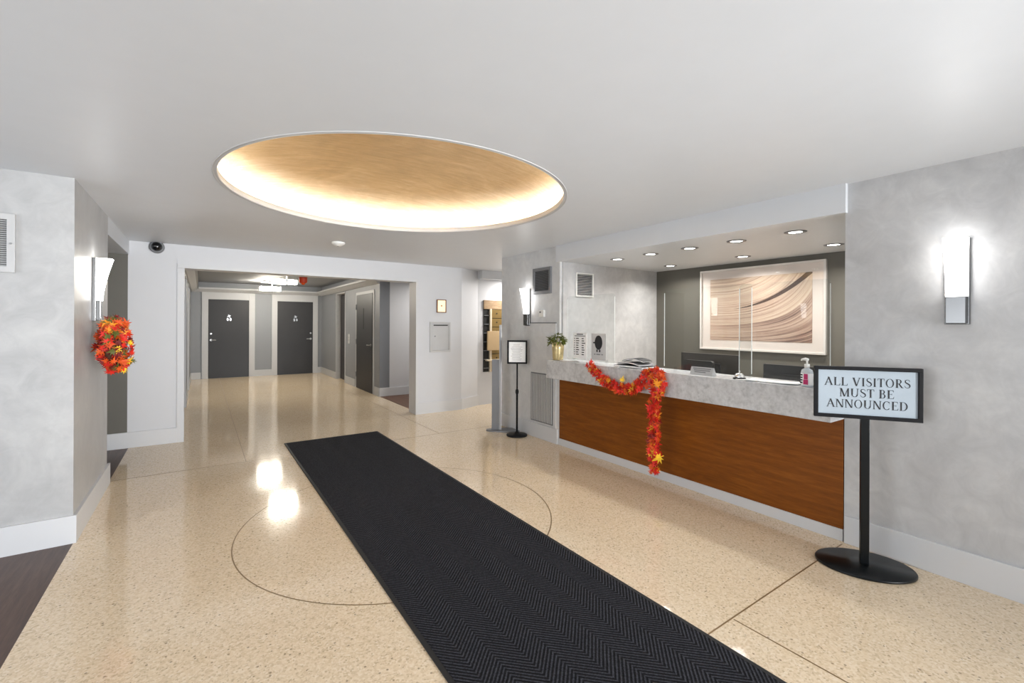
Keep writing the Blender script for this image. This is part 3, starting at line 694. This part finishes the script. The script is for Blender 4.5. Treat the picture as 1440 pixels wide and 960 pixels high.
t = thing('call_panel', 'small glowing brass framed call panel on the white wall', 'call panel', (3.195, YB, 1.60))
b = nb(); a, h = 0.082, 0.21
box(b, -a, a, -0.03, 0, 0, .012, .002); box(b, -a, a, -0.03, 0, h-.012, h, .002); box(b, -a, -a+.012, -0.03, 0, .01, h-.01, .002); box(b, a-.012, a, -0.03, 0, .01, h-.01, .002); link('frame', b, 'bronze', t)
link('lit_face', bx(-a+.01, a-.01, -0.018, 0, .01, h-.01), 'lit_brass', t)
b = nb(); tube(b, [(0, -0.018, 0.11), (0, -0.024, 0.11)], 0.012, 14); link('button', b, 'brass', t)
t = thing('drop_box', 'grey locked wall drop box with a black mail slot', 'drop box', (3.18, YB, 0.965))
b = nb(); a, h = 0.182, 0.485
box(b, -a, a, -0.018, 0, 0, .03, .003); box(b, -a, a, -0.018, 0, h-.03, h, .003); box(b, -a, -a+.03, -0.018, 0, .028, h-.028, .003); box(b, a-.03, a, -0.018, 0, .028, h-.028, .003); link('frame', b, 'lightgrey', t)
dr = link('door', bx(-a+.032, a-.032, -0.013, 0, .032, h-.032, bev=.002), 'lightgrey', t)
link('mail_slot', bx(-0.12, 0.13, -0.016, -0.012, h-.062, h-.045), 'dark', dr)
b = nb(); tube(b, [(-0.095, -0.013, 0.255), (-0.095, -0.02, 0.255)], 0.011, 12); link('lock', b, 'greymetal', dr)

# mailboxes on the far wall
t = thing('mailbox_bank', 'brass and wood mailbox bank set in the wall behind the grey column', 'mailboxes', (4.10, 6.86, 0.575))
W, Hh = 0.62, 1.265
link('back_panel', bx(0, W, -0.012, 0, 0, Hh), 'dark', t)
link('top_panel', bx(0, W, -0.03, -0.012, Hh-0.155, Hh, bev=.002), 'mailwood', t)
for k in range(7): link('shelf', bx(0.005, 0.115, -0.03, -0.012, 0.06+k*0.155, 0.072+k*0.155), 'greymetal', t)
link('divider_post', bx(0.115, 0.15, -0.05, -0.012, 0, Hh-0.15, bev=.002), 'cream', t)
for k in range(7):
    z = 0.0+k*0.158
    d = link('mailbox_door', bx(0.155, W-.004, -0.034, -0.012, z+.004, z+.152, bev=.003), 'olive_brass', t)
    b = nb(); tube(b, [(0.26, -0.034, z+.085), (0.26, -0.042, z+.085)], 0.012, 12); link('lock', b, 'dark', d)
link('open_flap', bx(0.045, 0.285, -0.085, -0.052, 0.38, 0.72, bev=.006), 'tan', t)
link('parcel_shelf', bx(0.03, 0.30, -0.10, -0.03, 0.195, 0.22, bev=.003), 'cream', t)

# ------------------------------------------------------------------ framed artwork (local x to the right as seen, -y out of the wall)
t = thing('framed_artwork', 'large framed abstract print of swirling tan and brown stripes', 'picture', (5.24, 3.37, 1.12), -PI/2)
W, Hh = 1.40, 0.975
b = nb(); f = .022
box(b, 0, W, -0.04, 0, 0, f, .003); box(b, 0, W, -0.04, 0, Hh-f, Hh, .003); box(b, 0, f, -0.04, 0, f*.9, Hh-f*.9, .003); box(b, W-f, W, -0.04, 0, f*.9, Hh-f*.9, .003); link('frame', b, 'art_frame', t)
link('mat_board', bx(f-.004, W-f+.004, -0.018, 0, f-.004, Hh-f+.004), 'art_mat', t)
o = link('print', bx(0, 1.14, -0.003, 0, 0, 0.74), 'art', t); o.location = (0.13, -0.0182, 0.118)
o = link('glazing', bx(f, W-f, -0.030, -0.027, f, Hh-f), 'acrylic', t)

# ------------------------------------------------------------------ recessed downlights in the recess ceiling
LAB = [('front', i) for i in range(5)]+[('rear', i) for i in range(3)]
ORD = ['farthest from the right wall', 'second from the left', 'middle', 'second from the right', 'nearest the right wall']
dl = None
for i, (x, y) in enumerate(((3.865, 3.53), (3.86, 3.07), (3.865, 2.615), (3.865, 2.155), (3.86, 1.675), (4.82, 3.53), (4.79, 2.60), (4.74, 1.735))):
    if i < 5: lab = 'recessed downlight above the counter, front row, %s' % ORD[i]
    else: lab = 'recessed downlight above the artwork wall, rear row, %s' % ('left one', 'middle one', 'right one')[i-5]
    if dl is None:
        dl = thing('downlight', lab, 'downlight', (x, y, ZS), 0, 'recessed downlights over the reception desk')
        b = nb(); lathe(b, [(0.048, 0.0), (0.05, -0.006), (0.078, -0.004), (0.080, 0.0)], 32); link('trim_ring', b, 'greymetal', dl)
        b = nb(); lathe(b, [(0, -0.002), (0.049, -0.002), (0.049, 0.0)], 28); link('lamp_face', b, 'lamp', dl)
    else: copy_thing(dl, (x, y, ZS), 0, lab)
    l = bpy.data.lights.new('downlight_beam', 'AREA'); l.shape = 'DISK'; l.size = 0.09; l.energy = 2.5 if i < 5 else 6; l.color = (1, 0.97, 0.92); l.spread = math.radians(150)
    o = bpy.data.objects.new('downlight_beam', l); o.location = (x, y, ZS-0.012); C.objects.link(o)

# ------------------------------------------------------------------ acrylic screens on the counter
def pane(label, x, y0, y1):
    t = thing('acrylic_screen', label, 'screen', (x, (y0+y1)/2, 1.012), 0, 'clear screens on the counter')
    hw = (y1-y0)/2; b = nb(); prism(b, rrect(-hw, hw, 0.002, 0.728, 0.03), 'x', -0.003, 0.003); link('sheet', b, 'acrylic', t)
    for s in (-1, 1):
        link('polished_edge', bx(-.0032, .0032, s*hw-.0016, s*hw+.0016, 0.035, 0.695), 'acrylic_edge', t)
        link('foot', bx(-0.02, 0.02, s*hw*0.7-.004, s*hw*0.7+.004, 0, 0.04, bev=.002), 'acrylic', t)
pane('clear acrylic screen at counter left end carrying two notices', 3.468, 3.20, 3.92)
pane('clear acrylic screen between the newspapers and the bell', 3.468, 1.81, 2.60)
pane('clear acrylic screen at counter right end behind the hand sanitizer', 3.52, 1.305, 1.935)
# notices taped to the left screen
t = thing('list_notice', 'white printed list notice on the left acrylic screen', 'notice', (3.444, 3.685, 1.045), -PI/2)
link('sheet', bx(-0.108, 0.108, -0.002, 0.002, 0, 0.285), 'paper', t)
b = nb(); box(b, -0.05, 0.05, -0.003, -0.0018, 0.262, 0.272); box(b, -0.085, 0.085, -0.003, -0.0018, 0.245, 0.252)
for k in range(8):
    z = 0.215-k*0.025; box(b, -0.09, -0.078, -0.003, -0.0018, z, z+.010)
    box(b, -0.06, -0.06+random.uniform(.035, .05), -0.003, -0.0018, z, z+.010); box(b, 0.03, 0.03+random.uniform(.03, .055), -0.003, -0.0018, z, z+.010)
link('printed_lines', b, 'ink', t)
t = thing('oval_notice', 'grey notice with a dark oval emblem on the left acrylic screen', 'notice', (3.444, 3.40, 1.045), -PI/2)
link('sheet', bx(-0.105, 0.105, -0.002, 0.002, 0, 0.28), 'poster', t)
b = nb(); prism(b, [(0.0+0.055*math.cos(a), 0.185+0.075*math.sin(a)) for a in [2*PI*k/28 for k in range(28)]], 'y', -0.0032, -0.0018)
box(b, -0.03, -0.012, -0.0032, -0.0018, 0.085, 0.112); box(b, 0.008, 0.026, -0.0032, -0.0018, 0.085, 0.112); box(b, -0.078, -0.05, -0.0032, -0.0018, 0.175, 0.19)
link('emblem', b, 'ink', t)
b = nb(); box(b, -0.065, -0.045, -0.003, -0.0018, 0.055, 0.065); box(b, -0.03, 0.025, -0.003, -0.0018, 0.055, 0.065); box(b, 0.04, 0.065, -0.003, -0.0018, 0.055, 0.065); link('printed_lines', b, 'grey_ink', t)

# ------------------------------------------------------------------ things on the counter
CT = 1.0125
t = thing('plant_vase', 'gold mercury glass vase with green leafy plant at counter left end', 'vase', (3.365, 3.965, CT))
b = nb(); lathe(b, [(0, 0), (0.056, 0), (0.060, 0.01), (0.064, 0.06), (0.069, 0.13), (0.073, 0.200), (0.070, 0.201), (0.065, 0.13), (0.060, 0.06), (0.05, 0.02), (0, 0.018)], 32); link('vase_body', b, 'vase', t)
b = nb()
for k in range(13):
    a = 2*PI*k/13+random.uniform(-.2, .2); r = random.uniform(.04, .10); top = random.uniform(.19, .26)
    tube(b, [(0, 0, 0.03), (r*.3*math.cos(a), r*.3*math.sin(a), 0.14), (r*math.cos(a), r*math.sin(a), top)], [.004, .0035, .002], 6)
st = link('stems', b, 'plant', t)
b = nb()
for k in range(110):
    a = random.uniform(0, 2*PI); r = 0.11*math.sqrt(random.random()); z = 0.285-r*0.7+random.uniform(-.03, .03)
    p = Vector((r*math.cos(a)*.55-.012, r*math.sin(a), max(z, 0.185))); d = Vector((math.cos(a)*.5-.1, math.sin(a), random.uniform(-.9, .5))).normalized(); s = random.uniform(.035, .058)
    side = d.cross(Vector((0, 0, 1))).normalized(); up = side.cross(d)
    pr = [p, p+d*s*.4+side*s*.34+up*.006, p+d*s*.8+side*s*.22+up*.004, p+d*s*1.15, p+d*s*.8-side*s*.22+up*.004, p+d*s*.4-side*s*.34+up*.006, p+d*s*.6-up*.003]
    V = [b.verts.new(q) for q in pr]
    for i in range(6): b.faces.new((V[6], V[i], V[(i+1) % 6]))
link('leaves', b, 'plant', t)
o = link('loose_papers', nb(), 'pink_paper'); bpy.data.objects.remove(o)
def sheets(name, label, loc, rz, wd, dp, mats, n=3, group=None, cat='papers', jitter=.012, th=.0012):
    t = thing(name, label, cat, loc, rz, group)
    for k in range(n):
        b = nb(); nx = 8; V = []
        cu = random.uniform(0.0, .006); ox, oy, ra = random.uniform(-jitter, jitter), random.uniform(-jitter, jitter), random.uniform(-.12, .12)
        for s in (0, 1):
            row = []
            for i in range(nx+1):
                for j in (0, 1):
                    x = (i/nx-.5)*wd; y = (j-.5)*dp
                    row.append(b.verts.new((ox+x*math.cos(ra)-y*math.sin(ra), oy+x*math.sin(ra)+y*math.cos(ra), k*(th+.0006)+s*th+cu*(abs(i/nx-.5)*2)**2)))
            V.append(row)
        for i in range(nx):
            a = 2*i
            b.faces.new((V[0][a], V[0][a+1], V[0][a+3], V[0][a+2])); b.faces.new((V[1][a], V[1][a+2], V[1][a+3], V[1][a+1]))
            b.faces.new((V[0][a], V[0][a+2], V[1][a+2], V[1][a])); b.faces.new((V[0][a+1], V[1][a+1], V[1][a+3], V[0][a+3]))
        b.faces.new((V[0][0], V[1][0], V[1][1], V[0][1])); b.faces.new((V[0][-2], V[0][-1], V[1][-1], V[1][-2]))
        link('sheet', b, mats[k % len(mats)], t)
    return t
sheets('leaflets', 'flat pinkish leaflets lying beside the gold vase', (3.385, 3.79, CT), -PI/2, 0.20, 0.11, ['pink_paper', 'paper'], 2)
sheets('loose_sheets', 'loose white sheets on the counter right of the bell', (3.385, 1.61, CT), -PI/2+.1, 0.34, 0.14, ['paper'], 4)
sheets('loose_sheets', 'small white slips on the counter just beside the bell', (3.375, 1.80, CT), -PI/2, 0.09, 0.12, ['paper'], 2)
# untidy stack of newspapers
def magazine(label, loc, rz, wd, dp, th, cover, arch):
    t = thing('newspaper', label, 'newspaper', loc, rz, 'newspapers on the counter')
    def slab(x0, x1, z0, z1, name, m):
        b = nb(); n = 12; R = []
        for i in range(n+1):
            k = i/n; x = (x0+(x1-x0)*k); zo = arch*math.sin(PI*k)
            R.append([b.verts.new((x, y, z+zo)) for y in (-dp/2, dp/2) for z in (z0, z1)])
        for i in range(n):
            A, B = R[i], R[i+1]
            for q in ((0, 1, 1, 0), (2, 3, 3, 2), (0, 2, 2, 0), (1, 3, 3, 1)): b.faces.new((A[q[0]], A[q[1]], B[q[2]], B[q[3]]))
        b.faces.new((R[0][0], R[0][1], R[0][3], R[0][2])); b.faces.new((R[-1][0], R[-1][2], R[-1][3], R[-1][1])); link(name, b, m, t)
    slab(-wd/2+.004, wd/2-.004, 0.002, th, 'pages', 'paper'); slab(-wd/2, wd/2, th, th+.003, 'cover', cover); slab(-wd/2, wd/2, 0, .002, 'back_cover', cover)
magazine('flat dark newspaper at the bottom of the counter pile', (3.42, 2.90, CT), -PI/2+.05, 0.34, 0.20, 0.016, 'ink', 0.004)
magazine('arched grey newspaper in the middle of the counter pile', (3.42, 2.89, CT+.024), -PI/2-.12, 0.30, 0.19, 0.010, 'greymetal', 0.018)
magazine('black folded newspaper on top of the counter pile', (3.42, 2.87, CT+.056), -PI/2+.2, 0.22, 0.17, 0.008, 'black', 0.022)
# tilted name sign
t = thing('desk_name_sign', 'small tilted pale desk sign on the counter left of the bell', 'desk sign', (3.39, 2.165, CT), -PI/2)
b = nb(); prism(b, [(-0.034, 0), (0.03, 0), (0.026, 0.006), (-0.004, 0.062), (-0.010, 0.062), (-0.034, 0.004)], 'x', -0.10, 0.10); link('wedge', b, 'lightgrey', t)
b = nb()
for k, (x0, x1) in enumerate(((-.08, .08), (-.07, .075), (-.06, .04))):
    u = .25+.24*(2-k); y, z = -0.034+.024*u, .004+.058*u
    b.faces.new([b.verts.new(p) for p in ((x0, y-.0016, z), (x1, y-.0016, z), (x1, y+.002, z+.008), (x0, y+.002, z+.008))])
link('printed_lines', b, 'grey_ink', t)
t = thing('service_bell', 'chrome service bell on a black base on the counter', 'bell', (3.37, 1.85, CT))
b = nb(); lathe(b, [(0, 0), (0.045, 0), (0.046, 0.006), (0.040, 0.012), (0, 0.013)], 28); link('bell_base', b, 'black', t)
b = nb(); lathe(b, [(0.036, 0.014), (0.036, 0.018), (0.033, 0.030), (0.024, 0.041), (0.010, 0.046), (0, 0.0465)], 28); link('bell_dome', b, 'bright_chrome', t)
b = nb(); tube(b, [(0, 0, 0.045), (0, 0, 0.056)], 0.004, 10); tube(b, [(0, 0, .055), (0, 0, .059)], .007, 12); link('plunger', b, 'bright_chrome', t)
# sanitizer bottle
t = thing('sanitizer_bottle', 'clear pump bottle of hand sanitizer with a pink label', 'bottle', (3.337, 1.372, CT), -PI/2-.3)
b = nb(); lathe(b, [(0, 0), (0.036, 0), (0.040, 0.006), (0.040, 0.095), (0.034, 0.112), (0.016, 0.122), (0.014, 0.128), (0, 0.128)], 28, sx=1.0, sy=0.7); link('bottle_body', b, 'gel', t)
b = nb()
lathe(b, [(0.0405, 0.012), (0.0407, 0.013), (0.0407, 0.088), (0.0405, 0.089)], 28, sx=1.0, sy=0.7); lb = link('label', b, 'paper', t)
b = nb(); box(b, 0.000, 0.026, -0.0295, -0.026, 0.05, 0.086); box(b, -0.004, 0.028, -0.0295, -0.026, 0.016, 0.048); link('label_print', b, 'label_pink', lb)
b = nb()
for k in range(4): box(b, -0.03, -0.010, -0.0288, -0.025, 0.022+k*.017, 0.031+k*.017)
link('label_print', b, 'ink', lb)
b = nb(); tube(b, [(0, 0, .126), (0, 0, .150)], .016, 16); tube(b, [(0, 0, .15), (0, 0, .178)], .006, 10); tube(b, [(.006, 0, .178), (-.012, 0, .182), (-.038, 0, .178), (-.042, 0, .170)], [.010, .010, .006, .005], 10); link('pump', b, 'white_plastic', t)
# stacked forms in a holder behind the visitors sign
t = thing('form_tray', 'stack of white forms in a tray behind the visitors sign', 'tray', (3.447, 1.318, CT), -PI/2)
b = nb(); box(b, -0.045, 0.040, -0.048, 0.048, 0, 0.004); box(b, -0.045, -0.041, -0.048, 0.048, 0, 0.085); box(b, 0.036, 0.040, -0.048, 0.048, 0, 0.085); box(b, -0.045, 0.04, 0.044, 0.048, 0, 0.12); link('tray', b, 'lightgrey', t)
for k in range(5): link('form_pad', bx(-0.039, 0.034, -0.046+random.uniform(0, .008), 0.042, 0.006+k*.022, 0.024+k*.022, bev=.002), 'paper', t)
# clerk's monitors on the lower desk
def monitor(label, x, y0, y1, zt, hgt, mat_, rx=0.03):
    zb = 0.741; t = thing('computer_monitor', label, 'monitor', (x, (y0+y1)/2, zb), 0, 'monitors behind the counter')
    hw = (y1-y0)/2; top = zt-zb
    b = nb(); prism(b, rrect(-hw, hw, top-hgt, top, rx), 'x', -0.012, 0.02); link('shell', b, mat_, t)
    b = nb(); prism(b, rrect(-hw+.008, hw-.008, top-hgt+.008, top-.008, rx*.7), 'x', 0.02, 0.023); link('screen', b, 'black_gloss', t)
    b = nb(); prism(b, rrect(-hw*.45, hw*.45, top-hgt*.75, top-hgt*.25, .02), 'x', -0.035, -0.012); link('rear_cover', b, 'screen', t)
    b = nb(); box(b, -0.03, -0.012, -0.04, 0.04, 0.012, top-hgt*.4, .003); link('stand', b, 'screen', t)
    link('stand_foot', bx(-0.09, 0.09, -0.11, 0.11, 0, 0.012, bev=.004), 'screen', t)
monitor('wide dark monitor behind the counter left of the bell', 4.16, 2.29, 2.90, 1.135, 0.36, 'screen2', .006)
monitor('smaller rounded black monitor behind the tilted desk sign', 3.88, 2.37, 2.68, 1.085, 0.26, 'screen', .03)
monitor('black monitor behind the loose sheets and the sanitizer bottle', 4.10, 1.58, 2.03, 1.082, 0.31, 'screen', .008)
